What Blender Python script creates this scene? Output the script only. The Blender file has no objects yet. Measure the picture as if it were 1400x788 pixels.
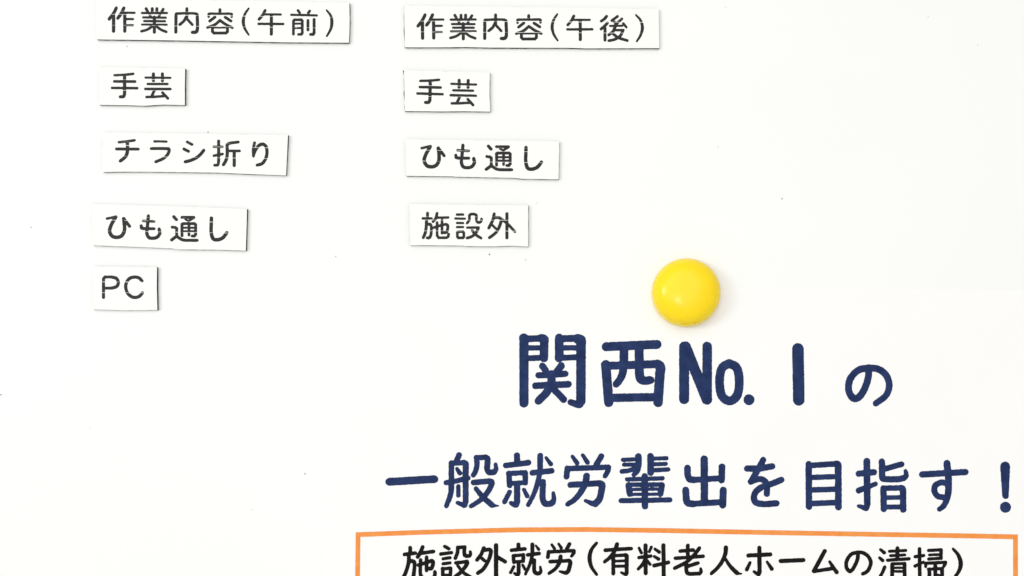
import bpy, bmesh, math, random
import numpy as np

random.seed(7)
rng = np.random.default_rng(7)
SC = bpy.context.scene
COL = SC.collection

# ------------------------------------------------------------------ scale
S = 0.00021            # metres of board per reference pixel
CX, CY = 700.0, 394.0  # board origin, in the same measure
NX, NY = 800.0, 480.0  # foot of the camera's perpendicular on the board
D = 1035.0 * S         # camera to board


def at(px, py, h=0.0):
    """Point at height h over the board seen where the board point (px, py) is seen."""
    k = (D - h) / D
    x = (NX + (px - NX) * k - CX) * S
    z = (CY - (NY + (py - NY) * k)) * S
    return (x, -h, z)


# ------------------------------------------------------------------ camera
cam_data = bpy.data.cameras.new("camera")
cam = bpy.data.objects.new("camera", cam_data)
COL.objects.link(cam)
cam.location = ((NX - CX) * S, -D, (CY - NY) * S)
cam.rotation_euler = (math.radians(90), 0, 0)
cam_data.sensor_width = 36.0
cam_data.lens = 36.0 * D / (1400 * S)
cam_data.shift_x = (CX - NX) / 1400.0
cam_data.shift_y = (NY - CY) / 1400.0
cam_data.clip_start = 0.01
cam_data.clip_end = 20.0
SC.camera = cam

# ------------------------------------------------------------------ light
world = bpy.data.worlds.new("World")
SC.world = world
world.use_nodes = True
bg = world.node_tree.nodes["Background"]
bg.inputs["Color"].default_value = (1.0, 0.952, 0.905, 1)
bg.inputs["Strength"].default_value = 0.54


def area(name, loc, target, size, power, color):
    d = bpy.data.lights.new(name, 'AREA')
    d.shape = 'DISK'
    d.size = size
    d.energy = power
    d.color = color
    o = bpy.data.objects.new(name, d)
    COL.objects.link(o)
    o.location = loc
    v = [target[i] - loc[i] for i in range(3)]
    from mathutils import Vector
    o.rotation_euler = Vector(v).to_track_quat('-Z', 'Y').to_euler()
    return o


area("window_lamp", (-2.7, -2.2, 0.35), (0, 0, 0), 1.0, 31.0, (0.94, 1.0, 1.0))
area("front_fill", (-0.35, -2.3, 0.55), (0, 0, 0), 3.4, 43.0, (0.975, 1.0, 1.0))  # broad frontal fill, added to even the board and soften edge shade
area("highlight_lamp", (-0.28, -1.9, -0.33), (0, 0, 0), 0.07, 3.0, (1.0, 0.98, 0.95))  # small unseen lamp near the camera axis, placed for the magnet's highlight

SC.view_settings.view_transform = 'Standard'
SC.view_settings.look = 'None'
SC.view_settings.exposure = -0.075
SC.view_settings.gamma = 1.0


# ------------------------------------------------------------------ materials
def srgb(r, g, b):
    f = lambda c: c / 12.92 if c <= 0.04045 else ((c + 0.055) / 1.055) ** 2.4
    return tuple(f(c / 255.0) for c in (r, g, b)) + (1.0,)


def material(name, c0, c1=None, scale=400.0, detail=3.0, rough=0.6, spec=0.3, bump=0.0,
             bump_scale=2500.0, lo=0.35, hi=0.65):
    m = bpy.data.materials.new(name)
    m.use_nodes = True
    nt = m.node_tree
    b = nt.nodes["Principled BSDF"]
    b.inputs["Roughness"].default_value = rough
    b.inputs["Specular IOR Level"].default_value = spec
    tc = nt.nodes.new("ShaderNodeTexCoord")
    n = nt.nodes.new("ShaderNodeTexNoise")
    n.inputs["Scale"].default_value = scale
    n.inputs["Detail"].default_value = detail
    nt.links.new(tc.outputs["Object"], n.inputs["Vector"])
    r = nt.nodes.new("ShaderNodeValToRGB")
    r.color_ramp.elements[0].position = lo
    r.color_ramp.elements[1].position = hi
    r.color_ramp.elements[0].color = c0
    r.color_ramp.elements[1].color = c1 or c0
    nt.links.new(n.outputs["Fac"], r.inputs["Fac"])
    nt.links.new(r.outputs["Color"], b.inputs["Base Color"])
    if bump:
        n2 = nt.nodes.new("ShaderNodeTexNoise")
        n2.inputs["Scale"].default_value = bump_scale
        n2.inputs["Detail"].default_value = 4.0
        nt.links.new(tc.outputs["Object"], n2.inputs["Vector"])
        bp = nt.nodes.new("ShaderNodeBump")
        bp.inputs["Strength"].default_value = bump
        bp.inputs["Distance"].default_value = 0.00003
        nt.links.new(n2.outputs["Fac"], bp.inputs["Height"])
        nt.links.new(bp.outputs["Normal"], b.inputs["Normal"])
    return m


M_BOARD = material("enamel_white", (.830, .838, .833, 1), (.840, .845, .840, 1), 14, 3, .35, .25)
M_PAPER = material("poster_paper", (.852, .850, .848, 1), (.860, .858, .856, 1), 60, 4, .75, .2, .15)
M_TAPE = material("label_tape", (.850, .847, .828, 1), (.855, .852, .834, 1), 90, 3, .5, .2, .1)
M_RUBBER = material("magnet_rubber", (.008, .007, .0065, 1), (.03, .026, .024, 1), 900, 3, .8, .2, .3)
M_NAVY = material("navy_ink", (.0080, .0190, .074, 1), (.0195, .039, .126, 1), 330, 6, .7, .15, lo=.3, hi=.7)
M_BLACK = material("black_ink", (.0042, .0034, .0040, 1), (.0085, .0075, .0080, 1), 400, 5, .7, .12, lo=.3, hi=.7)
M_ORANGE = material("orange_ink", (.78, .245, .050, 1), (.80, .305, .082, 1), 420, 6, .7, .15, lo=.3, hi=.7)
M_THERMAL = material("tape_ink", (.011, .0095, .0115, 1), (.021, .019, .0215, 1), 700, 4, .5, .2, lo=.3, hi=.7)
M_DIRT = material("dirt", (.10, .09, .08, 1), (.2, .19, .18, 1), 900, 2, .9, .1)
M_FAINT = material("faint_dirt", (.60, .59, .57, 1), (.66, .65, .63, 1), 900, 2, .9, .1)

M_YELLOW = bpy.data.materials.new("yellow_plastic")
M_YELLOW.use_nodes = True
_nt = M_YELLOW.node_tree
_b = _nt.nodes["Principled BSDF"]
_tc = _nt.nodes.new("ShaderNodeTexCoord")
_n = _nt.nodes.new("ShaderNodeTexNoise")
_n.inputs["Scale"].default_value = 260
_n.inputs["Detail"].default_value = 3
_nt.links.new(_tc.outputs["Object"], _n.inputs["Vector"])
_r = _nt.nodes.new("ShaderNodeValToRGB")
_r.color_ramp.elements[0].color = (1.0, .68, .010, 1)
_r.color_ramp.elements[1].color = (1.0, .71, .014, 1)
_nt.links.new(_n.outputs["Fac"], _r.inputs["Fac"])
_nt.links.new(_r.outputs["Color"], _b.inputs["Base Color"])
_b.inputs["Roughness"].default_value = .23
_b.inputs["Specular IOR Level"].default_value = .32
_b.inputs["Subsurface Weight"].default_value = .6
_b.inputs["Subsurface Radius"].default_value = (.0050, .0032, .0005)
_b.inputs["Subsurface Scale"].default_value = 1.0


# ------------------------------------------------------------------ objects
def link(name, mesh, mat, parent=None):
    o = bpy.data.objects.new(name, mesh)
    COL.objects.link(o)
    if mat:
        mesh.materials.append(mat)
    if parent:
        o.parent = parent
        o.location = [-c for c in parent.location]   # meshes are written in board space
    return o


def empty(name, loc):
    o = bpy.data.objects.new(name, None)
    o.empty_display_size = 0.01
    o.location = loc
    COL.objects.link(o)
    return o


def tag(o, label=None, category=None, group=None, kind=None):
    for k, v in (("label", label), ("category", category), ("group", group), ("kind", kind)):
        if v:
            o[k] = v
    return o


# ------------------------------------------------------------------ printed ink
def catmull(P, n=7):
    P = [np.array(p, float) for p in P]
    Q = [2 * P[0] - P[1]] + P + [2 * P[-1] - P[-2]]
    out = []
    for i in range(1, len(Q) - 2):
        p0, p1, p2, p3 = Q[i - 1:i + 3]
        t0 = 0.0
        t1 = t0 + max(np.linalg.norm(p1 - p0), 1e-6) ** .5
        t2 = t1 + max(np.linalg.norm(p2 - p1), 1e-6) ** .5
        t3 = t2 + max(np.linalg.norm(p3 - p2), 1e-6) ** .5
        for k in range(n):
            t = t1 + (t2 - t1) * k / n
            a1 = (t1 - t) / (t1 - t0) * p0 + (t - t0) / (t1 - t0) * p1
            a2 = (t2 - t) / (t2 - t1) * p1 + (t - t1) / (t2 - t1) * p2
            a3 = (t3 - t) / (t3 - t2) * p2 + (t - t2) / (t3 - t2) * p3
            b1 = (t2 - t) / (t2 - t0) * a1 + (t - t0) / (t2 - t0) * a2
            b2 = (t3 - t) / (t3 - t1) * a2 + (t - t1) / (t3 - t1) * a3
            out.append((t2 - t) / (t2 - t1) * b1 + (t - t1) / (t2 - t1) * b2)
    out.append(P[-1])
    return out


def read_strokes(text, ox, oy, k):
    """'[~]width[>width] x,y x,y ...' per line: ~ marks a curve, > a taper."""
    segs = []
    for line in text.strip().splitlines():
        line = line.split('#')[0].strip()
        if not line:
            continue
        parts = line.split()
        curve = parts[0].startswith('~')
        ws = [float(v) / k for v in parts[0].lstrip('~').split('>')]
        P = [tuple(float(c) for c in p.split(',')) for p in parts[1:]]
        P = [(ox + x / k, oy + y / k) for x, y in P]
        if len(P) == 1:
            P = P * 2
        if curve and len(P) > 2:
            P = catmull(P)
        L = np.cumsum([0] + [math.dist(P[i], P[i + 1]) for i in range(len(P) - 1)])
        L = L / L[-1] if L[-1] > 0 else L
        W = [float(np.interp(t, np.linspace(0, 1, len(ws)), ws)) for t in L]
        # round caps reach half a width past the ends as they were read, so nothing to trim here
        for i in range(len(P) - 1):
            segs.append((*P[i], *P[i + 1], W[i] / 2, W[i + 1] / 2))
    return segs


def move(segs, dx, dy, rot=0.0, pivot=(0, 0)):
    c, s = math.cos(rot), math.sin(rot)
    def f(x, y):
        x, y = x - pivot[0], y - pivot[1]
        return pivot[0] + dx + c * x - s * y, pivot[1] + dy + s * x + c * y
    return [(*f(a, b), *f(d, e), r0, r1) for a, b, d, e, r0, r1 in segs]


def value_noise(shape, cell):
    ny, nx = shape
    gy, gx = int(ny / cell) + 3, int(nx / cell) + 3
    g = rng.random((gy, gx)) * 2 - 1
    y = np.arange(ny) / cell
    x = np.arange(nx) / cell
    iy, ix = y.astype(int), x.astype(int)
    fy, fx = (y - iy)[:, None], (x - ix)[None, :]
    fy, fx = fy * fy * (3 - 2 * fy), fx * fx * (3 - 2 * fx)
    a = g[np.ix_(iy, ix)]; b = g[np.ix_(iy, ix + 1)]
    c = g[np.ix_(iy + 1, ix)]; d = g[np.ix_(iy + 1, ix + 1)]
    return (a * (1 - fx) + b * fx) * (1 - fy) + (c * (1 - fx) + d * fx) * fy


def ink_mesh(name, segs, step, place, grow=0.0, rough=0.12, gaps=(), polys=()):
    """One flat sheet of ink: the union of all strokes, its edge slightly ragged; gaps = printer drop-outs (x0, y0, slope, half width)."""
    A = np.array(segs)
    R = A[:, 4:6].max(axis=1)
    x0 = (np.minimum(A[:, 0], A[:, 2]) - R).min() - 2
    x1 = (np.maximum(A[:, 0], A[:, 2]) + R).max() + 2
    y0 = (np.minimum(A[:, 1], A[:, 3]) - R).min() - 2
    y1 = (np.maximum(A[:, 1], A[:, 3]) + R).max() + 2
    xs = np.arange(x0, x1 + step, step)
    ys = np.arange(y0, y1 + step, step)
    F = np.full((len(ys), len(xs)), 9.0)
    for ax, ay, bx, by, ra, rb in segs:
        m = max(ra, rb) + 1.5
        i0 = max(0, int((min(ax, bx) - m - x0) / step)); i1 = min(len(xs), int((max(ax, bx) + m - x0) / step) + 2)
        j0 = max(0, int((min(ay, by) - m - y0) / step)); j1 = min(len(ys), int((max(ay, by) + m - y0) / step) + 2)
        X = xs[i0:i1][None, :]
        Y = ys[j0:j1][:, None]
        dx, dy = bx - ax, by - ay
        L2 = dx * dx + dy * dy
        t = np.clip(((X - ax) * dx + (Y - ay) * dy) / L2, 0, 1) if L2 > 1e-12 else np.zeros((j1 - j0, i1 - i0))
        d = np.sqrt((X - ax - t * dx) ** 2 + (Y - ay - t * dy) ** 2) - (ra + (rb - ra) * t)
        # soft union: ink fills the inner corner where strokes meet
        W = F[j0:j1, i0:i1]
        kk = 0.5
        h = np.clip(kk - np.abs(W - d), 0, None) / kk
        F[j0:j1, i0:i1] = np.minimum(W, d) - h * h * kk * 0.25
    F = F - grow + rough * value_noise(F.shape, max(2.0, 1.3 / step)) + rough * .6 * value_noise(F.shape, 4 / step)
    for gx, gy, sl, hw in gaps:
        X = xs[None, :]
        Y = ys[:, None]
        w = hw * (1.0 + .75 * value_noise(F.shape, 5 / step))
        F = np.maximum(F, w - np.abs(Y - (gy + sl * (X - gx))))
    F[np.abs(F) < 1e-4] = 1e-4
    F[0, :] = F[-1, :] = 9; F[:, 0] = F[:, -1] = 9
    ins = F < 0
    ny, nx = F.shape
    used = {}
    vx, vy = [], []

    def node(j, i):
        k = (j, i, 0)
        if k not in used:
            used[k] = len(vx); vx.append(xs[i]); vy.append(ys[j])
        return used[k]

    def cut(j, i, jj, ii):
        k = (min(j, jj), min(i, ii), 1 if j == jj else 2)
        if k not in used:
            a, b = F[j, i], F[jj, ii]
            t = a / (a - b)
            used[k] = len(vx)
            vx.append(xs[i] + t * (xs[ii] - xs[i])); vy.append(ys[j] + t * (ys[jj] - ys[j]))
        return used[k]

    cnt = ins[:-1, :-1].astype(int) + ins[1:, :-1] + ins[:-1, 1:] + ins[1:, 1:]
    faces = []
    for j, i in zip(*np.nonzero(cnt)):
        # clockwise on the page (y down) is outward from the board
        ring = ((j, i), (j + 1, i), (j + 1, i + 1), (j, i + 1))
        if cnt[j, i] == 4:
            faces.append([node(*c) for c in ring])
            continue
        poly = []
        for q in range(4):
            a, b = ring[q], ring[(q + 1) % 4]
            if ins[a]:
                poly.append(node(*a))
            if ins[a] != ins[b]:
                poly.append(cut(*a, *b))
        faces.append(poly)
    me = bpy.data.meshes.new(name)
    me.from_pydata([place(x, y) for x, y in zip(vx, vy)], [], faces)
    me.update()
    return me


# ------------------------------------------------------------------ the whiteboard
def slab(name, outline, h0, h1, mat, parent=None, wobble=0.0, edge=0.0, peek=None):
    """A sheet cut to an outline (page coordinates of its upper face), from height h0 to h1 over the board."""
    P = []
    n = len(outline)
    for i in range(n):
        a, b = outline[i], outline[(i + 1) % n]
        L = math.dist(a, b)
        k = max(1, int(L / 6)) if wobble else 1
        for q in range(k):
            t = q / k
            w = wobble if q else 0
            P.append((a[0] + (b[0] - a[0]) * t + random.uniform(-w, w), a[1] + (b[1] - a[1]) * t + random.uniform(-w, w)))
    bm = bmesh.new()
    top = [bm.verts.new(at(x, y, h1)) for x, y in P]
    bot = []
    for v, (x, y) in zip(top, P):
        e = random.uniform(-edge, edge) * S
        f = random.uniform(-edge, edge) * S
        if peek and x < min(p[0] for p in outline) + 2.0:
            e -= peek(y) * S
        bot.append(bm.verts.new((v.co.x + e, -h0, v.co.z + f)))
    bm.faces.new(top)
    bm.faces.new(list(reversed(bot)))
    for i in range(len(P)):
        j = (i + 1) % len(P)
        bm.faces.new((top[i], bot[i], bot[j], top[j]))
    bmesh.ops.recalc_face_normals(bm, faces=bm.faces)
    me = bpy.data.meshes.new(name)
    bm.to_mesh(me)
    bm.free()
    return link(name, me, mat, parent)


bm = bmesh.new()
bmesh.ops.create_cube(bm, size=1.0)
for v in bm.verts:
    v.co = (v.co.x * 1.2, v.co.y * 0.018 + 0.009, v.co.z * 0.9)
bmesh.ops.bevel(bm, geom=bm.edges, offset=.002, segments=2, affect='EDGES')
me = bpy.data.meshes.new("whiteboard")
bm.to_mesh(me); bm.free()
board = link("whiteboard", me, M_BOARD)
tag(board, "plain white magnetic board behind the labels and the poster", None, None, "structure")

specks = [(669.3, 348, 1.3, 0), (1069.3, 272, 1.1, 0), (417, 648, 1.0, 0), (1.2, 540, 1.1, 0), (42.5, 311, .9, 0),
          (1269, 23, .9, 1), (1337, 62, .9, 1), (981.5, 201, .9, 1), (992, 10, .9, 1), (103, 518, .8, 1),
          (123.5, 585, .9, 1), (344, 697, 1.0, 1), (459, 351, 1.3, 1), (173.5, 64, 1.2, 1), (284.3, 181, 1.4, 1),
          (718.6, 355.3, 1.5, 1), (733.6, 278.4, 1.0, 1)]
for kind, mat in ((0, M_DIRT), (1, M_FAINT)):
    bm = bmesh.new()
    for x, y, r, k in specks:
        if k != kind:
            continue
        n = 7
        a0 = random.random() * 6
        ring = []
        for q in range(n):
            a = -a0 - q * 2 * math.pi / n
            rr = r * random.uniform(.65, 1.1)
            ring.append(bm.verts.new(at(x + rr * math.cos(a), y + rr * 1.15 * math.sin(a), 0.00003)))
        tip = bm.verts.new(at(x, y, 0.00018))
        for q in range(n):
            bm.faces.new((ring[q], ring[(q + 1) % n], tip))
    bmesh.ops.recalc_face_normals(bm, faces=bm.faces)
    me = bpy.data.meshes.new("dust_specks")
    bm.to_mesh(me); bm.free()
    link("dust_specks", me, mat, board)

# ------------------------------------------------------------------ lettering of the magnetic labels
T_FORENOON = read_strokes('''
~26 273,78 245,132 204,184
28 247,150 247,300
~26 345,78 318,133 287,176
18 330,124 447,124
27 354,130 354,300
18 365,184 433,184
17 365,243 433,243
24 558,84 572,110
24 617,84 617,125
24 661,84 661,125
22 722,89 702,122
18 518,126 757,126
20 592,140 602,160
20 690,140 680,160
18 530,168 745,171
18 540,203 738,205
18 520,238 755,239
26 637,165 637,310
~20 612,258 568,285 513,301
~20 662,258 700,285 752,307
24 948,84 948,165
~22 948,150 920,202 880,237
22 955,188 1000,238
26 844,150 842,308
~20 844,160 846,134 868,131 1025,131 1047,140 1048,165
~26 1048,160 1047,290 1035,308 1000,311
24 1265,94 1265,125
20 1157,162 1157,136 1166,132 1368,132 1377,137 1377,162
24 1217,165 1167,203
24 1315,167 1370,203
~22 1265,197 1215,238 1145,265
~22 1265,197 1320,235 1384,267
24 1193,265 1193,303 1207,318 1322,318 1337,304 1337,265
16 1185,265 1340,265
''', 120, 0, 7) + read_strokes('''
~13>26>13 280,82 243,138 228,208 243,275 280,335
24 437,102 412,148 379,186
18 420,139 587,140
26 497,145 497,328
20 374,230 611,231
22 752,102 768,125
22 864,107 849,128
18 687,143 932,149
22 708,328 708,205 718,191 784,191 793,202 793,318 783,330 757,331
16 715,228 785,228
16 715,270 785,270
24 847,198 847,288
24 906,188 906,316 896,331 872,331
~13>26>13 1025,98 1064,150 1076,215 1064,282 1027,348
''', 300, 0, 7)
n_paren = read_strokes('''
~22 766,157 745,182 714,205
~23 774,220 748,250 712,280
25 750,272 750,386
22 870,158 816,198 855,222
22 912,182 840,248
17 798,250 915,248
20 925,225 954,262
~23 850,252 828,300 786,336
20 840,290 925,290
~22 925,290 895,345 845,378 786,391
~22 818,318 878,362 964,390
~13>26>13 1046,145 1090,195 1108,265 1092,335 1054,398
''', 720, 0, 7)
# the afternoon label: the same heading with 後 in place of 前
first = [s for s in T_FORENOON if s[0] < 391]
T_AFTERNOON = move(first, 422.2, 9.5, -0.0095, (155, 20)) + n_paren

T_CRAFT = read_strokes('''
~24 319,203 440,197 545,185
28 317,276 565,278
26 290,354 590,357
34 440,228 440,430
~30 440,425 428,455 387,460
22 691,230 988,233
32 785,186 785,268
32 893,186 893,268
24 717,307 953,307
28 689,367 986,368
30 795,385 765,455
26 702,463 790,461 930,450
28 893,410 957,478
''', 120, 80, 8.75)
T_CRAFT2 = move(T_CRAFT, 418.0, 7.6, 0.022, (156, 105))

T_FLYER = read_strokes('''
~28 320,243 430,232 532,217
34 288,334 580,336
~38 435,248 436,350 415,430 340,496
28 800,232 960,236
~34 757,328 960,330 993,335 990,385 930,455 817,507
32 1241,240 1304,273
36 1197,335 1256,365
~36 1213,507 1290,487 1372,447 1430,395 1463,352
''', 130, 170, 9.85) + read_strokes('''
36 383,228 383,500
~30 383,495 372,548 328,553
28 318,305 435,305
30 319,425 436,402
~32 648,241 530,258 500,275 497,305
~36 497,290 497,430 478,495 447,546
30 512,360 665,360
38 593,370 593,556
~32 868,250 851,330 853,430
~20>36>36>36>34 855,425 890,335 930,283 980,269 1020,298 1034,370 1018,460 970,530 902,552
''', 260, 170, 9.85)

T_STRING2 = read_strokes('''
18 213,132 282,118
~24 282,120 243,190 233,235 255,273 290,282 328,270 350,232 351,180 345,132
22 345,132 392,193
~22 542,110 535,190 530,248 545,282 580,289 612,280 633,250 628,215
18 500,150 588,155
22 485,190 488,207 505,212
20 500,212 588,213
22 745,117 766,140
20 732,200 757,203 768,212 768,272
22 768,272 728,302
~20 770,275 815,301 880,305 932,305
20 810,122 905,122
16 905,125 862,152
14 838,137 862,152
20 810,268 810,178 820,172 910,172 919,180 919,258 908,271 892,271
18 866,175 866,264
14 815,205 912,205
14 815,233 912,233
~24 1045,128 1045,255 1062,295 1095,300 1135,285 1168,244
''', 540, 180, 5.8333)
T_STRING = move(T_STRING2, -430.1, 96.4, 0.001, (576, 202))

T_OUTSIDE = read_strokes('''
24 312,152 312,195
20 266,202 350,202
~24 303,210 298,290 290,340 271,386
~22 310,258 335,258 346,275 342,365 328,387 308,388
~22 403,152 390,202 363,233
20 400,195 510,193
22 370,290 440,268 490,257
~22 488,258 504,270 500,318 487,336 468,338
22 403,242 403,365 418,387 492,387 510,375 513,352
22 450,217 450,343
20 594,165 652,165
18 578,203 668,205
18 594,246 652,246
18 594,285 652,285
22 597,335 597,378 607,388 650,388 659,378 659,340 650,329 607,329 597,337
~20 690,248 712,215 713,175 725,163 765,163 779,173 780,222 795,240 815,238 828,220 828,207
20 692,290 800,289
~22 800,292 772,345 735,375 690,390
~22 738,318 772,357 824,391
~24 950,158 935,220 898,294
~24 945,196 1000,196 1016,214 1000,278 965,338 904,387
20 930,265 963,297
26 1071,157 1071,388
~22 1030,215 1085,262 1148,329
''', 540, 270, 7)

T_PC = read_strokes('''
32 188,586 188,362 206,342 285,342
~32 285,342 342,358 366,408 345,455 285,474
30 285,474 195,475
~32 650,388 612,352 560,342 500,358 461,410 455,470 475,532 520,575 570,586 620,570 655,530
''', 120, 340, 8.757)


def magnetic_label(outline, segs, gap, label, peek=None):
    """gap = (x, y of the first drop-out, slope)"""
    cx = sum(p[0] for p in outline) / len(outline)
    cy = sum(p[1] for p in outline) / len(outline)
    t = empty("magnetic_label", at(cx, cy, 0))
    tag(t, label, "magnetic label", "white printed magnetic labels on the whiteboard")
    slab("magnet_sheet", outline, 0.00002, 0.00070, M_RUBBER, t, .10, .35, peek)
    slab("tape_face", outline, 0.00070, 0.00080, M_TAPE, t, .05)
    gx, gy, sl = gap
    gaps = [(gx, gy, sl, .10), (gx, gy + 4.6, sl, .23), (gx, gy + 19.4, sl, .20)]
    me = ink_mesh("lettering", segs, 0.3, lambda x, y: at(x, y, 0.00082), 0.34, .10, gaps)
    link("lettering", me, M_THERMAL, t)
    return t



magnetic_label([(131, -1), (300, 1), (477.5, 4), (478, 30), (477, 58.6), (390, 58), (240, 55.4), (132, 54)],
               T_FORENOON, (155, 15.2, .0135),
               "long white label reading 作業内容(午前), topmost of the left column")
magnetic_label([(135.4, 92), (253, 94), (252.5, 123), (252.7, 143.8), (222, 143.2), (198, 144.8), (174, 144), (135.4, 143.6)],
               T_CRAFT, (155, 104.4, .002),
               "short white label reading 手芸, second down in the left column")
magnetic_label([(140, 181), (260, 183), (393.6, 185), (392.2, 215), (391, 240), (367, 239.2), (326, 237.6), (296, 236.3), (200, 235), (158, 235), (140, 235.6)],
               T_FLYER, (160, 194.2, .0165),
               "white label reading チラシ折り, the only one with this word")
magnetic_label([(124.5, 279), (230, 282), (337.6, 286), (336, 343), (302, 341.8), (246, 341.2), (233, 339.8), (201, 338.4), (163, 337), (127, 335.6)],
               T_STRING, (147, 296.5, .018),
               "white label reading ひも通し in the left column, above the PC label")
magnetic_label([(127, 364.5), (214.5, 365.5), (214.2, 394.8), (215, 424), (171, 424.4), (150, 424), (127, 423.3)],
               T_PC, (140, 381, .002),
               "smallest white label, reading PC, lowest in the left column")
magnetic_label([(552.3, 8), (720, 10), (900.6, 12.5), (901.3, 66), (800, 66.3), (781, 65.6), (668, 65.2), (638, 64.5), (600, 64.9), (553.6, 64.9)],
               T_AFTERNOON, (580, 24.4, .006),
               "long white label reading 作業内容(午後), topmost of the right column",
               lambda y: 1.5 if 16 < y < 46 else .9)
magnetic_label([(552.2, 96), (669.6, 99.5), (669.2, 128), (670.2, 152.8), (634, 152.3), (604, 152.6), (579, 152.3), (553.6, 152.1)],
               T_CRAFT2, (574, 112.6, .012),
               "short white label reading 手芸, second down in the right column",
               lambda y: 2.3 if y < 101 or 122 < y < 131 else 1.0)
magnetic_label([(554, 190.5), (764.6, 193.4), (763.6, 245.4), (715, 244.7), (701, 243.4), (677, 243), (622, 241.8), (620, 241.4), (555.4, 240.6)],
               T_STRING2, (576, 201, .014),
               "white label reading ひも通し in the right column, above the 施設外 label")
magnetic_label([(559.6, 279), (722, 281), (722, 337.5), (701.4, 336.2), (675.7, 337.1), (637, 336.8), (633, 336), (560.7, 335.4)],
               T_OUTSIDE, (578, 296.4, .003),
               "white label reading 施設外, lowest in the right column")

# ------------------------------------------------------------------ the poster
PX0, PX1, PY1 = 441.0, 1437.0, 1808.0


def bar_top(x):
    return float(np.interp(x, [440, 487, 580, 705, 800, 900, 1000, 1100, 1200, 1300, 1388, 1437],
                           [730.6, 728.0, 724.6, 721.4, 720.9, 722.2, 724.1, 725.9, 727.6, 729.2, 730.9, 732]))


def top_edge(x):
    return 395.0 + 10.0 * ((x - 1060.0) / 620.0) ** 2


def lift(px, py):
    """How far the sheet stands off the board: it lies flat under the magnet, its sides and foot curl forward a little."""
    u = (px - 938.0) / 500.0
    v = max(0.0, (py - 400.0) / 1400.0)
    return 0.00007 + 0.0007 * u * u * min(1.0, 1.6 * v) + 0.0016 * v * v


poster = empty("poster", at(938, 400, 0))
tag(poster, "white paper poster with navy slogan and orange frame under the yellow magnet", "poster")
bm = bmesh.new()
NXG, NYG = 96, 120
up, dn = [], []
for j in range(NYG + 1):
    ru, rd = [], []
    for i in range(NXG + 1):
        x = PX0 + (PX1 - PX0) * i / NXG
        t = top_edge(x)
        y = t + (PY1 - t) * j / NYG
        x += 4 * (1 - j / NYG) * (1 - i / NXG) ** 3
        h = lift(x, y)
        ru.append(bm.verts.new(at(x, y, h)))
        c = ru[-1].co
        rd.append(bm.verts.new((c.x, c.y + 0.00006, c.z)))
    up.append(ru); dn.append(rd)
for j in range(NYG):
    for i in range(NXG):
        bm.faces.new((up[j][i], up[j + 1][i], up[j + 1][i + 1], up[j][i + 1]))
        bm.faces.new((dn[j][i], dn[j][i + 1], dn[j + 1][i + 1], dn[j + 1][i]))
for i in range(NXG):
    bm.faces.new((up[0][i], up[0][i + 1], dn[0][i + 1], dn[0][i]))
    bm.faces.new((up[NYG][i + 1], up[NYG][i], dn[NYG][i], dn[NYG][i + 1]))
for j in range(NYG):
    bm.faces.new((up[j + 1][0], up[j][0], dn[j][0], dn[j + 1][0]))
    bm.faces.new((up[j][NXG], up[j + 1][NXG], dn[j + 1][NXG], dn[j][NXG]))
for f in bm.faces:
    f.smooth = True
bm.normal_update()
for e in bm.edges:
    if e.calc_face_angle(0.0) > 0.5:
        e.smooth = False
me = bpy.data.meshes.new("paper_sheet")
bm.to_mesh(me); bm.free()
link("paper_sheet", me, M_PAPER, poster)


def on_paper(x, y):
    return at(x, y, lift(x, y) + 0.00003)


# orange frame: bars of ink following the sheet
bm = bmesh.new()
def strip(pts_a, pts_b):
    a = [bm.verts.new(on_paper(*p)) for p in pts_a]
    b = [bm.verts.new(on_paper(*p)) for p in pts_b]
    for i in range(len(a) - 1):
        bm.faces.new((a[i], b[i], b[i + 1], a[i + 1]))
def jig():
    return random.uniform(-.13, .13)
xs_ = np.linspace(486.2, 1391.6, 420)
strip([(x, bar_top(x) + jig()) for x in xs_], [(x, bar_top(x) + 6.6 + jig()) for x in xs_])
def left_x(y): return 486.3 - .012 * (y - 730)
def right_x(y): return 1385.0 + .004 * (y - 736)
ysl = np.linspace(bar_top(489) + 6.4, 1500, 380)
ysr = np.linspace(bar_top(1388) + 6.5, 1500, 380)
strip([(left_x(y) + jig(), y) for y in ysl], [(left_x(y) + jig() + 6.5, y) for y in ysl][::1])
strip([(right_x(y) + jig(), y) for y in ysr], [(right_x(y) + jig() + 6.6, y) for y in ysr])
xb = np.linspace(left_x(1500), right_x(1500) + 6.6, 300)
strip([(x, 1500.1) for x in xb], [(x, 1506.6) for x in xb])
for f in bm.faces:
    f.normal_update()
    if f.normal.y > 0:
        f.normal_flip()
me = bpy.data.meshes.new("frame_border")
bm.to_mesh(me); bm.free()
o = link("frame_border", me, M_ORANGE, poster)
o["label"] = "thin orange printed frame around the lower text"

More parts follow.
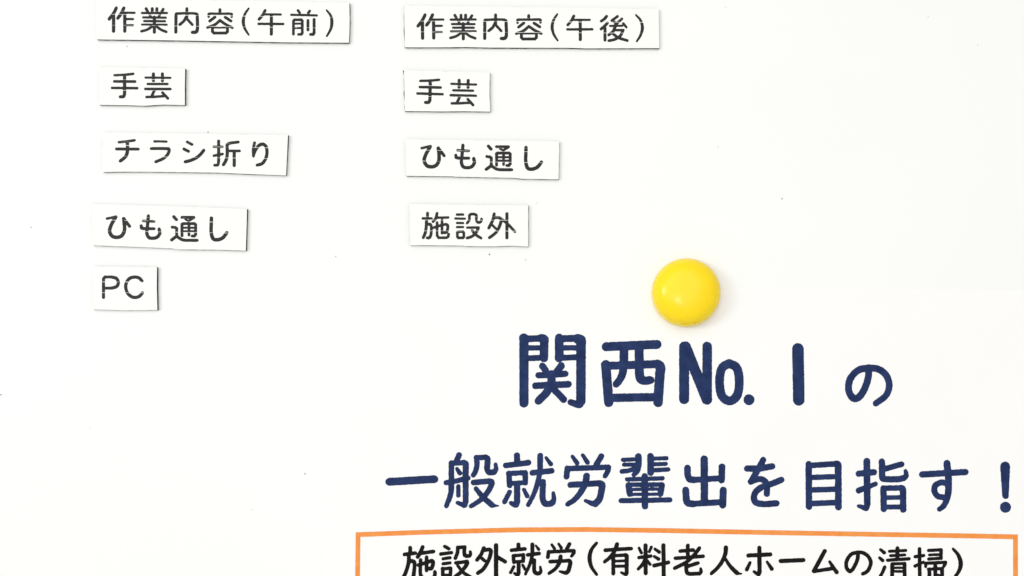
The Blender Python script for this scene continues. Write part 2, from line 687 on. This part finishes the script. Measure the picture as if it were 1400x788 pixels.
HEAD = read_strokes('''
64 88,122 88,598
62 85,121 90,130
46 95,127 225,123
~58 215,123 237,130 237,160 235,268
36 110,193 225,193
40 110,270 225,265
60 348,120 347,268
48 355,126 490,122
~66 480,126 507,135 508,180 507,585
~50>40 506,585 498,611 470,606 430,592
36 370,193 490,193
40 370,267 490,262
46 224,327 248,360
50 362,325 328,372
44 196,395 392,384
46 172,472 415,461
~54 290,385 288,455 255,520 195,583
48 300,490 380,573
62 693,185 1068,168
60 825,200 823,300
~58>46 823,300 815,375 795,425 766,462
62 936,190 938,380
~62>54 938,380 945,420 970,434 1020,430
66 690,317 712,594
56 690,326 1080,312
~66 1070,314 1092,330 1088,400 1075,594
58 735,561 1050,556
''', 700, 440, 5.385) + read_strokes('''
57 67,150 67,463
60 76,150 203,465
54 205,148 205,465
~49 338,250 296,275 279,362 296,448 338,474 380,448 397,362 380,275 338,250
62 455,467
66 748,163 753,468
~38>38>38>34 1172,275 1168,335 1145,405 1112,452 1085,461 1060,435 1050,385 1065,335 1110,290 1170,278 1230,285 1275,320 1294,380 1275,440 1214,489
''', 920, 440, 4.375)

SLOGAN = read_strokes('''
78 174,381 651,353
58 915,97 892,150
56 833,182 833,400
~56>45 833,400 825,510 780,637
52 840,182 975,177
~58 965,178 985,190 985,240 985,590
~54>36 985,590 972,630 940,620 900,604
34>48 893,243 923,288
42 907,430 907,526
50 777,391 900,368 1010,342
~52>46 1100,122 1105,195 1092,265 1066,312
52 1100,126 1200,120
~56 1195,121 1216,135 1214,200 1216,250 1235,279 1285,277
~50>34 1285,277 1306,250 1303,195
56 1070,388 1240,373
~56>42 1240,373 1262,385 1240,455 1160,560 1043,640
~44>58 1095,453 1165,540 1262,626
46>12 1262,632 1332,636
''', 510, 610, 7.778) + read_strokes('''
62 208,102 210,190
56 90,207 330,178
54 122,292 130,420
50 120,292 295,284
54 297,285 297,392
46 140,398 295,390
62 210,420 210,590
~58>36 210,590 198,628 172,622 143,606
48 130,490 76,594
38>44 282,466 318,532
56 372,285 578,264
~58>40 455,104 450,280 420,420 380,530 328,626
~58 485,382 486,580 512,614 565,612 590,600
~50>34 590,600 600,570 594,500
28>42 517,125 568,192
36>46 797,112 848,182
36>44 908,98 960,176
58 1105,110 1052,198
54 745,240 1180,226
58 745,240 734,326
~52>42 1180,228 1175,265 1143,322
~66>46 948,320 935,400 880,500 820,570 748,620
60 777,413 1085,397
~64 1080,398 1112,410 1105,480 1085,565 1042,616
~60>30 1042,616 1000,608 936,582
''', 680, 610, 7.778) + read_strokes('''
~66>60>42 255,112 255,215 240,270 205,306
40 90,147 230,142
38 102,200 230,196
~44 80,272 150,262 220,240
66 385,110 385,282
38 410,135 554,130
38 410,195 546,190
42 410,258 573,250
42 135,356 510,344
64 322,322 325,640
62 150,418 165,508
60 505,418 490,508
44 150,412 500,410
30 180,463 480,458
30 170,515 490,512
50 72,582 590,573
74 955,140 957,595
~64 776,234 780,310 800,352 850,360
58 840,361 1140,342
66 1144,222 1140,362
~66 759,468 765,565 780,605 840,616
60 830,616 1150,596
70 1157,470 1152,627
''', 840, 610, 7.778) + read_strokes('''
~60 165,240 300,238 434,216
~60 338,148 275,265 206,380
~58 225,372 285,352 340,362 375,405 376,510
~60 530,360 420,405 320,440 258,490 239,550 260,600 330,617 480,610
64 822,194 825,645
~66 1110,190 1132,200 1135,260 1138,650
56 830,208 1115,189
52 840,335 1110,326
54 840,468 1110,460
56 840,612 1110,602
''', 1000, 610, 7.778) + read_strokes('''
66 195,162 200,620
~62>34 200,620 188,662 155,652 108,638
62 110,295 270,278
60>44 110,473 287,403
62 355,165 358,310
~60 358,310 365,345 420,354 545,351 590,340
~54>36 590,340 612,318 607,266
56 380,246 564,194
62 372,450 375,670
~62 560,447 578,460 580,520 582,676
54 375,449 570,446
44 390,550 560,546
48 380,650 570,648
62 782,303 1244,277
~68>68>64>46 1047,185 1060,300 1062,480 1045,570 1010,640 966,672
~56 1040,395 985,388 925,420 913,475 945,530 1015,548
''', 1160, 610, 7.778) + read_strokes('''
54>34 730,160 732,327
60 732,393
''', 1200, 600, 4.19)

BODY = read_strokes('''
48 208,192 208,265
46 130,283 275,265
~46 190,310 185,400 150,520 108,612
~46 200,375 245,375 265,395 260,520 245,595 200,608
48 378,182 350,250 310,318
46 360,265 527,243
44 320,428 430,395 505,368
~44 500,367 520,385 510,450 490,477 470,476
~42 350,357 350,560 375,600 525,600 545,570 545,522
44 432,322 432,502
42 680,174 737,205
42 627,278 773,257
38 657,343 753,328
38 657,411 753,398
44 652,475 657,600
42 652,480 758,470
44 760,475 757,600
34 655,566 757,564
~44 858,187 855,250 825,335
44 858,188 952,182
~44 950,183 948,270 960,300 1020,303
~40>32 1020,303 1032,280 1029,246
44 832,398 982,380
~46 982,380 988,400 950,465 885,540 820,592
~34>46 858,438 930,525 1042,602
46 1215,195 1180,280 1122,358
~46 1210,225 1305,222 1305,290 1260,400 1200,490 1132,538
42 1180,330 1225,368
''', 540, 730, 10) + read_strokes('''
54 82,158 82,640
48 105,320 205,382
48 388,147 388,210
46 293,225 476,207
46 318,305 325,390
42 320,300 455,290
46 456,290 452,372
40 330,387 455,375
50 390,390 390,530
~46>34 390,530 378,562 335,542
38 325,450 281,530
34>38 445,428 475,482
46 515,290 670,270
~48>34 578,145 575,290 550,400 484,552
~46 605,360 606,510 628,540 675,542
~40>28 675,542 692,520 686,455
24>36 628,162 665,214
32>40 845,150 880,203
32>40 938,140 975,195
48 1085,142 1050,205
44 800,248 1145,232
46 800,247 789,320
~44>34 1145,232 1145,260 1113,306
~50>38 965,310 950,390 900,470 808,542
46 822,382 1070,368
~48 1068,368 1095,380 1085,460 1065,515 1040,535
~46>28 1040,535 1005,530 955,515
''', 670, 730, 10) + read_strokes('''
~34>52>34 155,128 85,220 60,330 85,450 157,557
46 275,225 630,203
~50>40 437,142 400,240 340,320 267,384
48 385,290 385,544
42 395,300 545,292
~48 540,292 566,300 568,350 568,535
~44>28 568,535 560,555 495,530
32 400,375 545,370
36 400,445 545,442
50 825,157 828,540
32>38 736,195 770,262
34 905,182 877,246
42 735,325 898,305
~38 820,345 790,410 725,482
36 850,370 888,418
34>44 955,210 1012,250
34>44 945,310 1003,345
46 942,435 1138,393
50 1070,157 1075,600
''', 800, 730, 10) + read_strokes('''
44 0,238 178,222
44 -66,335 313,308
48 103,162 103,320
~44 262,195 190,290 80,390 -75,470
~46 85,390 85,510 105,543 262,545
~42>32 262,545 285,520 280,478
46 110,441 242,400
~52>40 625,187 615,280 560,400 500,475 427,543
~34>54 610,330 680,440 775,535
44>14 775,541 836,547
52 932,297 1230,283
52 1082,192 1085,515
~50>30 1085,515 1072,556 1007,517
34>48 955,393 910,490
30>50 1187,385 1252,480
''', 930, 730, 10) + read_strokes('''
52 75,373 383,360
52 675,237 527,510
46 532,513 800,473
36>52 743,383 838,526
~44>42 1130,270 1125,340 1090,430 1045,500 1015,513 982,480 968,420 985,350 1040,280 1110,258 1190,258 1260,300 1305,380 1290,460 1250,520 1195,548
''', 1060, 730, 10) + read_strokes('''
34>44 138,217 190,258
34>44 125,328 168,366
~42>34 195,457 165,530 120,610
46 370,197 370,345
36 260,240 483,228
34 274,300 472,290
40 235,362 528,342
48 298,415 298,620
38 298,412 468,408
46 468,412 468,600
30 310,465 450,465
32 310,515 450,515
44 672,207 675,620
40 612,315 728,297
42>32 612,440 728,387
40 797,228 968,220
40 968,222 965,338
32 807,290 960,283
38 797,345 965,335
40 748,405 1028,390
38 760,408 755,448
~42>32 1025,395 1018,420 1000,450
46 887,442 888,620
36 792,485 985,475
46 805,485 808,600
48 980,480 982,600
28 925,562 975,580
~30>54>34 1130,207 1200,290 1235,400 1215,500 1148,602
''', 1190, 730, 10)

o = link("heading_text", ink_mesh("heading_text", HEAD, 0.5, on_paper, .42, .25), M_NAVY, poster)
o["label"] = "large navy lettering reading 関西No.1の"
o = link("slogan_text", ink_mesh("slogan_text", SLOGAN, 0.5, on_paper, .42, .25), M_NAVY, poster)
o["label"] = "navy lettering reading 一般就労輩出を目指す！"
o = link("body_text", ink_mesh("body_text", BODY, 0.4, on_paper, .40, .18), M_BLACK, poster)
o["label"] = "smaller black lettering reading 施設外就労(有料老人ホームの清掃)"

# ------------------------------------------------------------------ the round magnet
prof = [(0.0, 7.30), (1.5, 7.26), (3.0, 7.12), (4.5, 6.86), (5.8, 6.50), (6.9, 6.03), (7.8, 5.45), (8.5, 4.80), (9.05, 4.05),
        (9.45, 3.2), (9.68, 2.3), (9.78, 1.5), (9.80, 0.9), (9.72, 0.5), (9.5, 0.28), (8.8, 0.25), (0.0, 0.25)]
bm = bmesh.new()
N = 96
rings = []
for r, h in prof:
    if r == 0:
        rings.append([bm.verts.new((0, -h / 1000, 0))])
    else:
        rings.append([bm.verts.new((r / 1000 * math.cos(2 * math.pi * k / N), -h / 1000, r / 1000 * math.sin(2 * math.pi * k / N))) for k in range(N)])
for a, b in zip(rings, rings[1:]):
    for k in range(N):
        q = (k + 1) % N
        if len(a) == 1:
            bm.faces.new((a[0], b[k], b[q]))
        elif len(b) == 1:
            bm.faces.new((a[k], b[0], a[q]))
        else:
            bm.faces.new((a[k], b[k], b[q], a[q]))
bmesh.ops.recalc_face_normals(bm, faces=bm.faces)
for f in bm.faces:
    f.smooth = True
me = bpy.data.meshes.new("round_magnet")
bm.to_mesh(me); bm.free()
mag = link("round_magnet", me, M_YELLOW)
mag.location = at(939.3, 399.8, 0.003)
mag.location.y = 0.0
tag(mag, "glossy yellow domed round magnet holding the top of the poster", "magnet")
